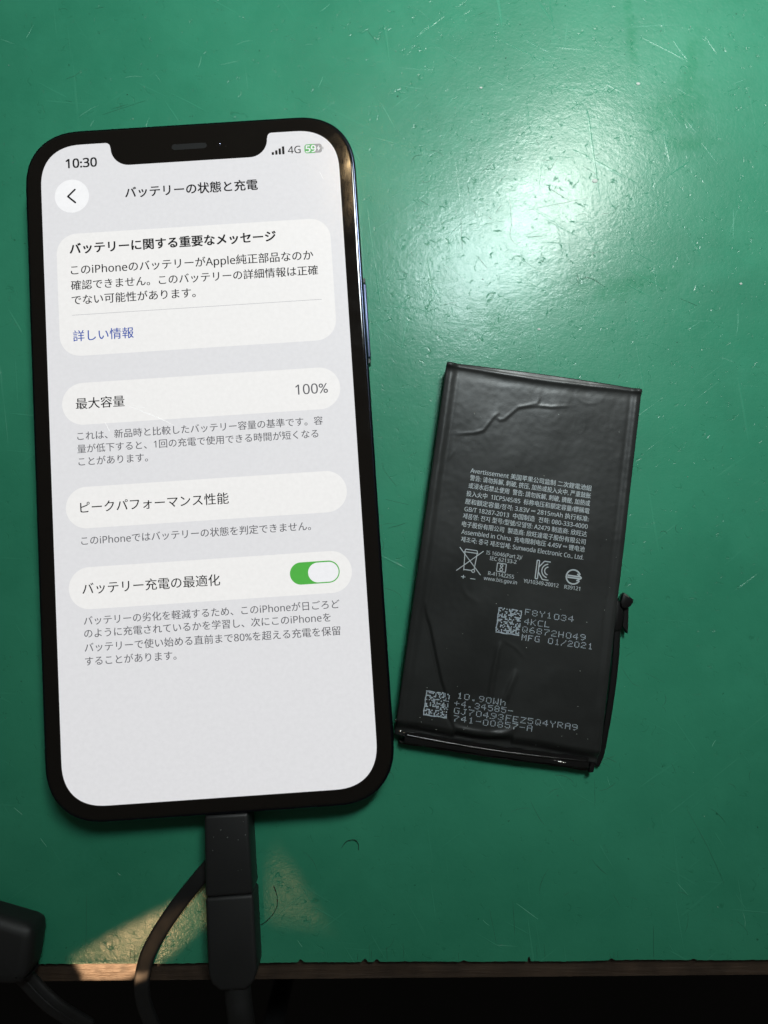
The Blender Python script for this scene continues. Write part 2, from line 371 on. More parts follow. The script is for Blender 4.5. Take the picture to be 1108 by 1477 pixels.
light = LIGHT + rand_scr(34, (36, 18, 118, 100), 1.5, 9, 0.08) + rand_scr(26, (38, 26, 58, 50), 1.5, 7, 0.15) + rand_scr(16, (-50, 74, 60, 106), 1.5, 6, 0.1) + rand_scr(10, (-50, -104, 115, -60), 1, 4, 0.1)
dark = DARK + rand_scr(40, (44, 34, 90, 72), 0.6, 4.0, 0.22) + rand_scr(12, (35, -60, 46, 12), 2, 8, 0.4) + rand_scr(9, (86, -80, 118, 20), 1, 4, 0.25) + rand_scr(22, (22, -104, 118, -62), 1, 6, 0.15) + rand_scr(7, (34, -70, 70, -55), 2, 7, 0.4) + rand_scr(10, (-50, 74, 60, 106), 1, 4, 0.2)
for i in range(26):
    x = random.uniform(-45, 116); dark.append([(x, -105.6), (x + random.uniform(-0.2, 0.2), -105.6 + random.uniform(0.8, 3.6))])
ribbons('pale_scratches', light, 0.085, 0.004, M_light_scr, mat_o)
ribbons('dark_scratches', dark, 0.085, 0.004, M_dark_scr, mat_o)

def specks(name, n, boxes, r0, r1, material, parent, z=0.0):
    bm = bmesh.new()
    for _ in range(n):
        bx = random.choice(boxes); r = random.uniform(r0, r1) * random.uniform(0.6, 1)
        mtx = Matrix.Translation((random.uniform(bx[0], bx[2]), random.uniform(bx[1], bx[3]), z + r*0.5)) @ Euler((random.random()*6, random.random()*6, random.random()*6)).to_matrix().to_4x4() @ Matrix.Diagonal((r*random.uniform(0.7, 1.8), r, r*0.7, 1))
        bmesh.ops.create_icosphere(bm, subdivisions=1, radius=1, matrix=mtx)
    o = bm_obj(name, bm, material, parent); tag(o, kind='stuff'); return o
specks('pale_specks', 60, [(36, 20, 118, 100), (36, 20, 118, 100), (-50, 72, 118, 106), (84, -100, 118, 30), (36, -60, 48, 16)], 0.05, 0.13, M_dust, mat_o)
specks('dark_specks', 55, [(36, -104, 118, -62), (36, 20, 118, 100), (-50, -70, -41, 60), (-50, 72, 118, 106)], 0.05, 0.16, M_hair, mat_o)
FX = bm = bmesh.new()
for (x, y, r) in ((85.8, 63.9, 0.55), (96.3, 86.9, 0.4), (60.3, 86, 0.3), (118.0, 39.9, 0.28), (72.5, 29.6, 0.3)):
    bmesh.ops.create_icosphere(bm, subdivisions=2, radius=1, matrix=Matrix.Translation((x, y, 0.05)) @ Matrix.Diagonal((r*1.2, r*0.8, 0.08, 1)))
tag(bm_obj('paint_flecks', bm, M_dust, mat_o), kind='stuff')

# ------------------------------------------------------------------ text
def sans(t_):
    out = ''
    for ch in t_:
        o_ = ord(ch)
        if 48 <= o_ <= 57: out += chr(0x1D7E2 + o_ - 48)
        elif 65 <= o_ <= 90: out += chr(0x1D5A0 + o_ - 65)
        elif 97 <= o_ <= 122: out += chr(0x1D5BA + o_ - 97)
        else: out += ch
    return out
def text_mesh_data(body, bold=0.0, res=3, space=1.0):
    body = sans(body); bold = 0.0
    cu = bpy.data.curves.new('lettering', 'FONT'); cu.body = body; cu.size = 1.0; cu.resolution_u = res; cu.offset = bold; cu.space_character = space
    o = bpy.data.objects.new('lettering', cu); scene.collection.objects.link(o)
    dg = bpy.context.evaluated_depsgraph_get()
    me = bpy.data.meshes.new_from_object(o.evaluated_get(dg)); bpy.data.objects.remove(o); bpy.data.curves.remove(cu)
    return me
def put_text(body, p0, p1, z, material, parent, bold=0.0, res=3, midy=None, drape=None, name='lettering', hscale=None):
    me = text_mesh_data(body, bold, res)
    xs = [v.co.x for v in me.vertices]
    x0, x1 = min(xs), max(xs); k = math.hypot(p1[0]-p0[0], p1[1]-p0[1]) / (x1 - x0)
    if body.isascii(): mid = 0.36
    else: mid = 0.37
    if midy is not None: mid = midy
    a = math.atan2(p1[1]-p0[1], p1[0]-p0[0]); ca, sa = math.cos(a), math.sin(a); ky = k if hscale is None else hscale
    base = [v.co.copy() for v in me.vertices]; faces_ = [tuple(p.vertices) for p in me.polygons]; bpy.data.meshes.remove(me)
    vs = []; fs = []
    for n_, (ox, oy) in enumerate([(0, 0)] if not bold else [(-bold/2, 0), (bold/2, 0)] if bold < 0.02 else [(-bold/2, bold/3), (bold/2, -bold/3), (0, 0), (-bold/2, -bold/3), (bold/2, bold/3)]):
        b0 = len(vs)
        for v in base:
            x = (v.x + ox - x0) * k; y = (v.y + oy - mid) * ky
            X = p0[0] + ca*x - sa*y; Y = p0[1] + sa*x + ca*y
            vs.append((X, Y, (z if drape is None else drape(X, Y) + z) + n_*0.0015))
        fs += [tuple(b0+i for i in f) for f in faces_]
    me = bpy.data.meshes.new(name); me.from_pydata([(a_*S, b_*S, c_*S) for a_, b_, c_ in vs], [], fs); me.update(); me.materials.append(material)
    o = bpy.data.objects.new(name, me); return link(o, parent)

# ------------------------------------------------------------------ the phone
YAW = math.radians(3.5845)
phone = empty('smartphone', (0, 0, 0), YAW)
tag(phone, 'smartphone with black notched bezel, its bright screen full of Japanese text', 'smartphone')
ZG = 7.40
# steel frame: stacked rounded outlines
prof = [(-0.55, 0.0), (-0.18, 0.12), (0.0, 0.45), (0.0, 6.75), (-0.06, 6.98), (-0.22, 7.14), (-0.50, 7.20)]
vs = []; fs = []; K = None
for (dx, z) in prof:
    L_ = rrect(71.5 + 2*dx, 146.7 + 2*dx, 12.6 + dx); K = len(L_); vs += [(x, y, z) for x, y in L_]
for i in range(len(prof)-1):
    for j in range(K): fs.append((i*K+j, i*K+(j+1) % K, (i+1)*K+(j+1) % K, (i+1)*K+j))
fs.append(tuple(range(K))[::-1]); fs.append(tuple((len(prof)-1)*K+j for j in range(K)))
fr = mesh_obj('frame', vs, fs, M_frame, phone, True); fr.data.set_sharp_from_angle(angle=math.radians(40))
# front glass with soft edge
prof = [(-0.50, 7.16)] + [(-0.50 - 0.55*(1-math.cos(math.pi/2*i/6)), 7.20 + 0.20*math.sin(math.pi/2*i/6)) for i in range(7)]
vs = []; fs = []
for (dx, z) in prof:
    L_ = rrect(71.5 + 2*dx, 146.7 + 2*dx, 12.6 + dx); vs += [(x, y, z) for x, y in L_]
for i in range(len(prof)-1):
    for j in range(K): fs.append((i*K+j, i*K+(j+1) % K, (i+1)*K+(j+1) % K, (i+1)*K+j))
fs.append(tuple(range(K))[::-1]); fs.append(tuple((len(prof)-1)*K+j for j in range(K)))
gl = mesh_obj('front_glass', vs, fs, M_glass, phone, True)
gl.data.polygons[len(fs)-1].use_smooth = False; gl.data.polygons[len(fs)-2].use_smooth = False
# lit display with notch
W2, H2 = 32.2, 69.95
def arc(cx, cy, r, a0, a1, n=8): return [(cx + r*math.cos(math.radians(a0 + (a1-a0)*i/n)), cy + r*math.sin(math.radians(a0 + (a1-a0)*i/n))) for i in range(n+1)]
def corner(sx, sy, ext=9.3, n=2.4, k=16): return [(sx*(W2 - ext + ext*math.cos(math.pi/2*i/k)**(2/n)), sy*(H2 - ext + ext*math.sin(math.pi/2*i/k)**(2/n))) for i in range(k+1)]
NX, NB = 17.05, 64.72
poly = corner(1, 1) + arc(NX + 0.95, H2 - 0.95, 0.95, 90, 180, 6) + arc(NX - 4.0, NB + 3.9, 3.9, 0, -90, 10)
poly += arc(-NX + 4.0, NB + 3.9, 3.9, -90, -180, 10) + arc(-NX - 0.95, H2 - 0.95, 0.95, 0, 90, 6) + corner(-1, 1)[::-1] + corner(-1, -1) + corner(1, -1)[::-1]
from mathutils.geometry import tessellate_polygon
pv = [Vector((x, y, 0)) for x, y in poly]; tris = tessellate_polygon([pv])
scr = mesh_obj('screen', [(x, y, ZG + 0.012) for x, y in poly], [t_ if (pv[t_[1]]-pv[t_[0]]).cross(pv[t_[2]]-pv[t_[0]]).z > 0 else t_[::-1] for t_ in tris], M_bg, phone)
def flat(name, poly, z, material, parent=scr):
    return mesh_obj(name, [(x, y, z) for x, y in poly], [tuple(range(len(poly)))], material, parent)
Z1, Z2, Z3, Z4 = ZG + 0.022, ZG + 0.032, ZG + 0.042, ZG + 0.052
for (y1, y0, r_) in ((50.15, 23.4, 4.6), (17.55, 8.58, 4.48), (-4.6, -13.3, 4.34), (-21.4, -30.1, 4.34)):
    flat('content_card', rrect(58.8, y1-y0, r_, 2.1 if r_ > 4.5 else 2.0, 12, 0, (y1+y0)/2), Z1, M_card)
flat('back_button', rrect(7.35, 7.35, 3.67, 2.0, 14, -25.68, 58.54), Z1, M_btn)
def bar(p, q, w):
    d = Vector((q[0]-p[0], q[1]-p[1])).normalized() * w/2; n_ = Vector((-d.y, d.x)); a = math.atan2(d.y, d.x)
    out = [(q[0]+w/2*math.cos(a+t_), q[1]+w/2*math.sin(a+t_)) for t_ in [math.pi*(i/6-0.5) for i in range(7)]]
    return out + [(p[0]-w/2*math.cos(a+t_), p[1]-w/2*math.sin(a+t_)) for t_ in [math.pi*(i/6-0.5) for i in range(7)]]
flat('chevron', bar((-24.98, 59.95), (-26.55, 58.50), 0.38), Z2, M_ink); flat('chevron', bar((-26.55, 58.50), (-24.98, 57.05), 0.38), Z3, M_ink)
flat('divider_line', [(-26.6, 32.25), (26.65, 32.25), (26.65, 32.34), (-26.6, 32.34)], Z2, M_line)
flat('toggle_switch', rrect(10.35, 4.62, 2.31, 2.0, 12, 21.68, -25.66), Z2, M_togg)
flat('toggle_knob', rrect(6.35, 4.10, 2.05, 2.0, 12, 23.46, -25.68), Z3, M_knob)
for i, hh in enumerate((0.62, 0.98, 1.36, 1.78)):
    flat('signal_bar', rrect(0.50, hh, 0.13, 2, 3, 18.05 + 0.76*i, 64.93 + hh/2), Z2, M_ink)
flat('charge_icon', rrect(3.78, 2.02, 0.62, 2.2, 6, 26.82, 65.80), Z2, M_batx)
flat('charge_level', [(x, y) if x < 27.2 else (27.2, y) for x, y in rrect(3.78, 2.02, 0.62, 2.2, 6, 26.82, 65.80)], Z3, M_batg)
flat('charge_icon_tip', rrect(0.18, 0.62, 0.08, 2, 3, 28.92, 65.80), Z2, M_batx)
flat('charge_bolt', [(28.18, 66.55), (27.55, 65.72), (27.92, 65.72), (27.74, 65.02), (28.42, 65.90), (28.02, 65.90)], Z4, M_knob)
put_text('59', (25.22, 65.80), (27.38, 65.80), Z4, M_knob, scr, 0.05)
SCREEN_TEXT = [
 ('10:30', -26.70, -20.06, 65.85, 'ink', 0.045),
 ('バッテリーの状態と充電', -14.20, 14.35, 58.53, 'ink', 0.034),
 ('バッテリーに関する重要なメッセージ', -26.55, 17.6, 46.85, 'ink', 0.05),
 ('このiPhoneのバッテリーがApple純正部品なのか', -26.5, 25.4, 42.15, 'ink', 0.0195),
 ('確認できません。このバッテリーの詳細情報は正確', -26.6, 26.2, 38.78, 'ink', 0.0195),
 ('でない可能性があります。', -26.55, -0.15, 35.55, 'ink', 0.0195),
 ('詳しい情報', -26.55, -13.7, 27.72, 'blue', 0.015),
 ('最大容量', -26.5, -16.26, 13.1, 'ink', 0.0195),
 ('100%', 19.9, 26.75, 13.1, 'grey', 0.012),
 ('これは、新品時と比較したバッテリー容量の基準です。容', -26.45, 25.25, 6.2, 'grey', 0.012),
 ('量が低下すると、1回の充電で使用できる時間が短くなる', -26.55, 24.15, 3.47, 'grey', 0.012),
 ('ことがあります。', -26.4, -11.85, 0.78, 'grey', 0.012),
 ('ピークパフォーマンス性能', -26.4, 4.6, -8.93, 'ink', 0.015),
 ('このiPhoneではバッテリーの状態を判定できません。', -26.45, 21.43, -15.88, 'grey', 0.012),
 ('バッテリー充電の最適化', -26.6, 1.95, -25.84, 'ink', 0.015),
 ('バッテリーの劣化を軽減するため、このiPhoneが日ごろど', -26.55, 26.4, -32.45, 'grey', 0.012),
 ('のように充電されているかを学習し、次にこのiPhoneを', -26.55, 24.4, -35.05, 'grey', 0.012),
 ('バッテリーで使い始める直前まで80%を超える充電を保留', -26.58, 26.24, -37.93, 'grey', 0.012),
 ('することがあります。', -26.6, -7.8, -40.72, 'grey', 0.012),
 ('4G', 21.35, 24.07, 65.80, 'ink', 0.015)]
for (s_, x0, x1, y, c_, bo) in SCREEN_TEXT: put_text(s_, (x0, y), (x1, y), Z2 if s_ != '4G' else Z2, INK[c_], scr, bo)
# earpiece, sensors, side button, antenna seams
bm = bmesh.new(); prism(bm, rrect(7.6, 1.25, 0.62, 2, 8, 0.05, 68.05), ZG - 0.1, ZG + 0.012); bm_obj('earpiece', bm, M_mesh, phone)
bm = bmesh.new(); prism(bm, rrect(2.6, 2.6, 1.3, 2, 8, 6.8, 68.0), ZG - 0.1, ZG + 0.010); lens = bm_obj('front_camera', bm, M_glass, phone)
bm = bmesh.new(); bmesh.ops.create_uvsphere(bm, u_segments=12, v_segments=8, radius=0.24, matrix=Matrix.Translation((6.75, 68.0, ZG - 0.03)))
bm_obj('glint_bead', bm, mat('lens_glint', (0.35, 0.4, 0.6), 0.1, metal=1.0), lens, True)  # pale metal bead added to draw the highlight on the lens
bm = bmesh.new(); prism(bm, [(35.5, 19.6), (36.33, 19.6), (36.33, 36.0), (35.5, 36.0)], 2.3, 5.3, 0.3, 3); bm_obj('side_button', bm, M_button, phone, True)
for y in (18.9, 36.7):
    bm = bmesh.new(); prism(bm, [(35.5, y-0.55), (36.20, y-0.55), (36.20, y+0.55), (35.5, y+0.55)], 2.4, 5.2, 0.15, 2); bm_obj('button_end', bm, M_seam, phone)
for (x, y, w_, h_) in ((35.76, 56.5, 0.02, 1.1), (-35.76, 56.5, 0.02, 1.1), (35.76, -56.5, 0.02, 1.1), (-35.76, -56.5, 0.02, 1.1)):
    bm = bmesh.new(); prism(bm, rrect(w_+0.02, h_, 0.005, 2, 1, x, y), 0.6, 6.7); bm_obj('antenna_seam', bm, M_seam, phone)
# fine wear on the screen glass
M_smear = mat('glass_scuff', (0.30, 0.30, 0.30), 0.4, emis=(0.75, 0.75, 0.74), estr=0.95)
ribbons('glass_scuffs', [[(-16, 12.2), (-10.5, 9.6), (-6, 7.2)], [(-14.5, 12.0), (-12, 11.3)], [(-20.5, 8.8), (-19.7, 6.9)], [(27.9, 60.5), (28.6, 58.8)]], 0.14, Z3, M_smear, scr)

# ------------------------------------------------------------------ the removed battery
BA = math.radians(-8.24)
cell = empty('phone_battery', (66.756, -21.5645, 0), BA)
tag(cell, 'removed black pouch battery with pale printed text and wrinkled film, lying beside the phone', 'battery')
def seg_d(px, py, ax_, ay, bx, by):
    dx, dy = bx-ax_, by-ay; t_ = max(0, min(1, ((px-ax_)*dx + (py-ay)*dy) / (dx*dx + dy*dy + 1e-9)))
    qx, qy = ax_ + t_*dx, ay + t_*dy; side = math.copysign(1, dx*(py-ay) - dy*(px-ax_)); return math.hypot(px-qx, py-qy), side, t_
CREASES = [  # polyline, ridge height, width, step height (side difference), step reach
 ([(-17.2, 24.6), (-14.76, 25.1), (-13.2, 25.4), (-11.5, 26.2), (-9.7, 29.4), (-8.4, 30.7)], 0.08, 0.30, 0.08, 2.4),
 ([(-9.3, 29.5), (-8.3, 28.9), (-7.4, 29.2), (-4.7, 32.2), (-0.7, 33.7), (-0.4, 35.1)], 0.07, 0.30, 0.07, 2.2),
 ([(-4.7, 32.2), (-0.6, 33.2), (2.3, 33.3), (6.8, 34.2)], 0.07, 0.32, 0.03, 1.0),
 ([(-19.5, -11.5), (-18.6, -14.5), (-17.4, -17.0), (-15.5, -22.4), (-13.5, -27.9), (-12.5, -29.9), (-10.9, -35.1), (-9.2, -37.6)], -0.42, 0.34, 0.42, 1.5),
 ([(-2.0, -17.8), (-2.4, -19.7), (-2.66, -22.6), (-2.85, -26.1), (-2.95, -30.2), (-3.4, -34)], 0.36, 0.5, 0.16, 1.8),
 ([(2.0, -23.0), (1.4, -25.5), (0.7, -28.1), (-0.2, -31)], 0.32, 0.6, 0.12, 1.8),
 ([(-1.9, -17.4), (1.1, -18.6), (3.4, -20.4)], 0.07, 0.4, 0.04, 1.2),
 ([(-10.2, -36.3), (-8.5, -37.2), (-5.8, -37.55), (-2.1, -37.6), (1.0, -36.8), (3.2, -35.2), (4.6, -33.2)], 0.42, 0.75, 0.10, 1.5),
 ([(-12, -7.2), (-10.2, -9.4), (-7.2, -10.6)], 0.05, 0.6, 0, 1),
 ([(10, -21.5), (9.2, -25), (9.4, -31)], 0.06, 0.9, 0, 1),
 ([(-17, 21.3), (-18.5, 18.4)], 0.05, 0.4, 0, 1),
]
CB = [(min(p[0] for p in c[0])-3, max(p[0] for p in c[0])+3, min(p[1] for p in c[0])-3, max(p[1] for p in c[0])+3) for c in CREASES]
def ring(px, py, cx, cy, rx, ry): return abs(math.hypot((px-cx)/rx, (py-cy)/ry) - 1) * min(rx, ry)
def sm(a, b_, x):
    t_ = max(0.0, min(1.0, (x-a)/(b_-a))); return t_*t_*(3-2*t_)
def H(x, y):
    z = 4.40
    hw = 21.1 + (40 - y) * 0.003                 # half width, a touch wider at the bottom
    # folded side seams stand proud of the face, with a groove inside them
    for sd, gi, amp in ((-1, 1.95, 0.24), (1, 1.55, 0.17)):
        d = hw - sd * x
        if d < 4:
            z += amp * math.exp(-((d - gi*0.52) / (gi*0.42)) ** 2) - 0.05 * math.exp(-((d - gi*1.3) / 0.5) ** 2)
            fade = sm(-14, -8, y) if sd < 0 else 1.0
            z -= 0.03 * (1 - fade)
    # top lip
    dt = 40.0 - 0.35*math.cos(x*0.11) - y
    z += 0.20 * math.exp(-((dt - 0.8) / 0.5) ** 2) - 0.06 * math.exp(-((dt - 2.2) / 0.9) ** 2)
    z += 0.5 * math.exp(-((x + 20.8)**2 + (y - 40)**2) / 1.6) + 0.35 * math.exp(-((x - 20.9)**2 + (y - 40)**2) / 1.2)
    # gentle swelling and cushion-like unevenness
    z += 0.20 * noise.noise(Vector((x*0.07, y*0.06, 1.7))) + 0.07 * noise.noise(Vector((x*0.2, y*0.16, 4.4)))
    z += 0.018 * noise.noise(Vector((x*0.8, y*0.8, 2.2)))
    low = sm(-18, -34, y); z += low * 0.10 * noise.noise(Vector((x*0.33, y*0.28, 8.1)))
    # thumb-print rings near the top edge
    for (cx, cy, rx, ry, am) in ((10.2, 37.0, 2.9, 1.8, 0.014), (8.9, 30.2, 1.2, 1.7, 0.010), (14.2, 31.4, 1.7, 1.8, 0.008)):
        if abs(x-cx) < 4 and abs(y-cy) < 4: z += am * math.exp(-(ring(x, y, cx, cy, rx, ry) / 0.25) ** 2)
    for (c_, (ax0, ax1, ay0, ay1)) in zip(CREASES, CB):
        if ax0 < x < ax1 and ay0 < y < ay1:
            best = (1e9, 1, 0); n_ = len(c_[0]) - 1
            for i in range(n_):
                (a0, b0), (a1, b1) = c_[0][i], c_[0][i+1]
                dd, sd, tt = seg_d(x, y, a0, b0, a1, b1)
                if dd < best[0]: best = (dd, sd, (i + tt) / n_)
            dd, sd, tt = best; env = math.sin(math.pi * (0.01 + 0.98*tt)) ** 0.7
            z += env * (c_[1] * math.exp(-(dd / c_[2]) ** 2) + sd * c_[3] * math.exp(-(dd / c_[4])) * 0.5 * sm(0, c_[2], dd))
    # face runs down towards the connector end
    yb = -37.9 + 0.25*math.sin(x*0.25) + (0.5 if -9 < x < 3 else 0)
    z -= 1.6 * sm(yb + 0.9, yb - 1.5, y)
    return z
NXg, NYg = 190, 340
verts = []; faces = []
hw_ = lambda y: 21.1 + (40 - y) * 0.003
ys = [40.05 - j * (40.05 + 40.2) / NYg for j in range(NYg+1)]
prev = None
for j, y in enumerate(ys):
    for i in range(NXg+1):
        u = -1 + 2*i/NXg; x = u * hw_(y)
        yy = y + (0.28*math.cos(x*0.085) - 0.25 if j < 6 else 0) * (1 - j/6 if j < 6 else 0)
        verts.append((x, yy, H(x, y)))
for j in range(NYg):
    for i in range(NXg):
        a_ = j*(NXg+1)+i; faces.append((a_, a_+NXg+1, a_+NXg+2, a_+1))
# rim: round over and drop to the mat
bord = [j for j in range(NXg+1)] + [(j)*(NXg+1)+NXg for j in range(1, NYg+1)] + [NYg*(NXg+1)+i for i in range(NXg-1, -1, -1)] + [j*(NXg+1) for j in range(NYg-1, 0, -1)]
def ringv(off, zf):
    out = []
    for k_ in bord:
        x, y, z = verts[k_]
        nx_ = (1 if x > hw_(y) - 0.01 else -1 if x < -hw_(y) + 0.01 else 0); ny_ = (1 if y > 39.5 else -1 if y < -40.15 else 0)
        l_ = math.hypot(nx_, ny_) or 1; out.append((x + off*nx_/l_, y + off*ny_/l_, zf(z)))
    return out
prev = bord
for off, zf in ((0.10, lambda z: z-0.06), (0.20, lambda z: z-0.22), (0.22, lambda z: z-0.5), (0.05, lambda z: max(z-1.0, 0.6)), (-0.1, lambda z: 0.5), (-0.5, lambda z: 0.08)):
    rr = ringv(off, zf); b0 = len(verts); verts += rr; cur = list(range(b0, b0+len(rr))); m_ = len(cur)
    for i in range(m_): faces.append((prev[i], prev[(i+1) % m_], cur[(i+1) % m_], cur[i]))
    prev = cur
faces.append(tuple(reversed(prev)))
me = bpy.data.meshes.new('pouch'); me.from_pydata([(x*S, y*S, z*S) for x, y, z in verts], [], faces); me.update(); me.materials.append(M_pouch)
bm = bmesh.new(); bm.from_mesh(me); bmesh.ops.recalc_face_normals(bm, faces=bm.faces); bm.to_mesh(me); bm.free()
for p in me.polygons: p.use_smooth = True
pouch = link(bpy.data.objects.new('pouch', me), cell)

CELL_TEXT = [
 ('Avertissement 美国苹果公司监制 二次鋰電池組', (-13.084, 17.269), (13.033, 17.033)),
 ('警告: 请勿拆解, 刺破, 挤压, 加热或投入火中, 严重鼓胀', (-12.976, 15.716), (13.066, 15.409)),
 ('或浸水后禁止使用  警告: 請勿拆解, 刺破, 擠壓, 加熱或', (-13.074, 14.005), (13.092, 13.752)),
 ('投入火中  1ICP5/45/85  标称电压和额定容量/標稱電', (-13.296, 12.248), (13.141, 12.105)),
 ('壓和額定容量/정격: 3.83V ⎓ 2815mAh 执行标准:', (-13.329, 10.553), (13.249, 10.402)),
 ('GB/T 18287-2013  中国制造  전화: 080-333-4000', (-13.277, 8.937), (13.156, 8.771)),
 ('제품명: 전지 型号/型號/모델명: A2479 制造商: 欣旺达', (-13.395, 7.396), (13.2, 7.126)),
 ('电子股份有限公司  製造商: 欣旺達電子股份有限公司', (-13.393, 5.681), (13.1, 5.454)),
 ('Assembled in China  充电限制电压 4.45V ⎓ 锂电池', (-13.27, 4.016), (13.1, 3.857)),
 ('제조국: 중국 제조업체: Sunwoda Electronic Co., Ltd.', (-13.154, 2.419), (13.054, 2.145)),
 ('IS 16046(Part 2)/', (-7.466, 0.36), (0.19, 0.335)), ('IEC 62133-2', (-6.595, -0.76), (-0.89, -0.80)),
 ('R-41142255', (-6.519, -3.95), (-1.016, -4.0)), ('www.bis.gov.in', (-7.311, -5.08), (-0.245, -5.1)),
 ('YU10349-20012', (1.126, -4.505), (8.57, -4.515)), ('R39121', (9.858, -4.558), (13.159, -4.542)),
 ('+', (-12.1, -5.45), (-11.2, -5.45)), ('-', (-10.1, -5.40), (-9.1, -5.40))]
for (s_, a_, b_) in CELL_TEXT:
    put_text(s_, a_, b_, 0.035, M_print, pouch, 0.018, 2, drape=H, hscale=(1.32 if len(s_) > 20 else 1.12 if len(s_) > 1 else 1.6))

# 5x7 dot-matrix inkjet characters
GL = {'0': '01110 10001 10001 10001 10001 10001 01110', '1': '00100 01100 00100 00100 00100 00100 01110', '2': '01110 10001 00001 00110 01000 10000 11111', '3': '01110 10001 00001 00110 00001 10001 01110', '4': '00010 00110 01010 10010 11111 00010 00010', '5': '11111 10000 11110 00001 00001 10001 01110', '6': '00110 01000 10000 11110 10001 10001 01110', '7': '11111 00001 00010 00100 01000 01000 01000', '8': '01110 10001 10001 01110 10001 10001 01110', '9': '01110 10001 10001 01111 00001 00010 01100',
 'A': '01110 10001 10001 11111 10001 10001 10001', 'C': '01111 10000 10000 10000 10000 10000 01111', 'E': '11111 10000 10000 11110 10000 10000 11111', 'F': '11111 10000 10000 11110 10000 10000 10000', 'G': '01111 10000 10000 10011 10001 10001 01111', 'H': '10001 10001 10001 11111 10001 10001 10001', 'J': '00111 00010 00010 00010 00010 10010 01100', 'K': '10001 10010 10100 11000 10100 10010 10001', 'L': '10000 10000 10000 10000 10000 10000 11111', 'M': '10001 11011 10101 10101 10001 10001 10001', 'Q': '01110 10001 10001 10001 10101 10010 01101', 'R': '11110 10001 10001 11110 10100 10010 10001', 'W': '10001 10001 10001 10101 10101 11011 10001', 'Y': '10001 10001 01010 00100 00100 00100 00100', 'Z': '11111 00001 00010 00100 01000 10000 11111', 'h': '10000 10000 10110 11001 10001 10001 10001', '.': '00000 00000 00000 00000 00000 01100 01100', '-': '00000 00000 00000 11111 00000 00000 00000', '+': '00000 00100 00100 11111 00100 00100 00000', '/': '00001 00001 00010 00100 01000 10000 10000', ' ': '00000 00000 00000 00000 00000 00000 00000'}
def dots(pts, rx, ry, name, parent=pouch, material=None, z=0.035):
    vs = []; fs = []
    for (x, y) in pts:
        b0 = len(vs); rj = random.uniform(0.85, 1.12)
        for i in range(6):
            a = math.pi/3*i + 0.3; X = x + rx*rj*math.cos(a); Y = y + ry*rj*math.sin(a); vs.append((X, Y, H(X, Y) + z))
        fs.append(tuple(range(b0, b0+6)))
    return mesh_obj(name, vs, fs, material or M_dots, parent)
DOT_TEXT = [('F8Y1034', (2.332, -10.984), (12.647, -11.125)), ('4KCL', (2.401, -12.95), (7.755, -12.922)), ('Q6872H049', (2.214, -14.62), (15.612, -14.55)), ('MFG 01/2021', (2.262, -16.3), (17.312, -16.2)),
 ('10.90Wh', (-9.569, -30.218), (0.624, -30.302)), ('+4.34585-', (-9.898, -31.823), (2.34, -31.8)), ('GJ70493FEZ5Q4YRA9', (-9.86, -33.384), (16.232, -33.264)), ('741-00857-A', (-9.639, -34.95), (6.816, -34.75))]
for (s_, p0, p1) in DOT_TEXT:
    n_ = len(s_); wtot = p1[0]-p0[0]; pitch = wtot / (n_ - 0.3); dx = pitch*0.70/4.6; dy = 1.10/6; pts = []
    for i, ch in enumerate(s_):
        rows = GL[ch].split()
        jx, jy = random.uniform(-0.05, 0.05), random.uniform(-0.05, 0.05)
        for r_, row in enumerate(rows):
            for c_, bit in enumerate(row):
                if bit == '1':
                    x = p0[0] + i*pitch + c_*dx + jx; y = p0[1] + (p1[1]-p0[1])*i/n_ + (3-r_)*dy + jy - (x-p0[0])*0.0
                    pts.append((x + random.uniform(-0.02, 0.02), y + random.uniform(-0.02, 0.02)))
    dots(pts, 0.098, 0.098, 'inkjet_lettering')
# square inkjet marks: solid border on two sides, scattered cells
rr_ = random.Random(3)
for (x0, y1, w_, h_) in ((-3.45, -10.75, 5.05, 5.4), (-16.25, -30.05, 5.05, 5.2)):
    nC = 18; pts = []
    for i in range(nC):
        for j in range(nC):
            if i == 0 or j == nC-1 or (j == 0 and i % 2 == 0) or (i == nC-1 and j % 2 == 1) or rr_.random() < 0.46:
                x = x0 + (i+0.5)*w_/nC; y = y1 - (j+0.5)*h_/nC; pts.append((x + 0.05*math.sin(j*0.8), y + 0.05*math.sin(i*0.7)))
    dots(pts, 0.15, 0.15, 'inkjet_code_square')

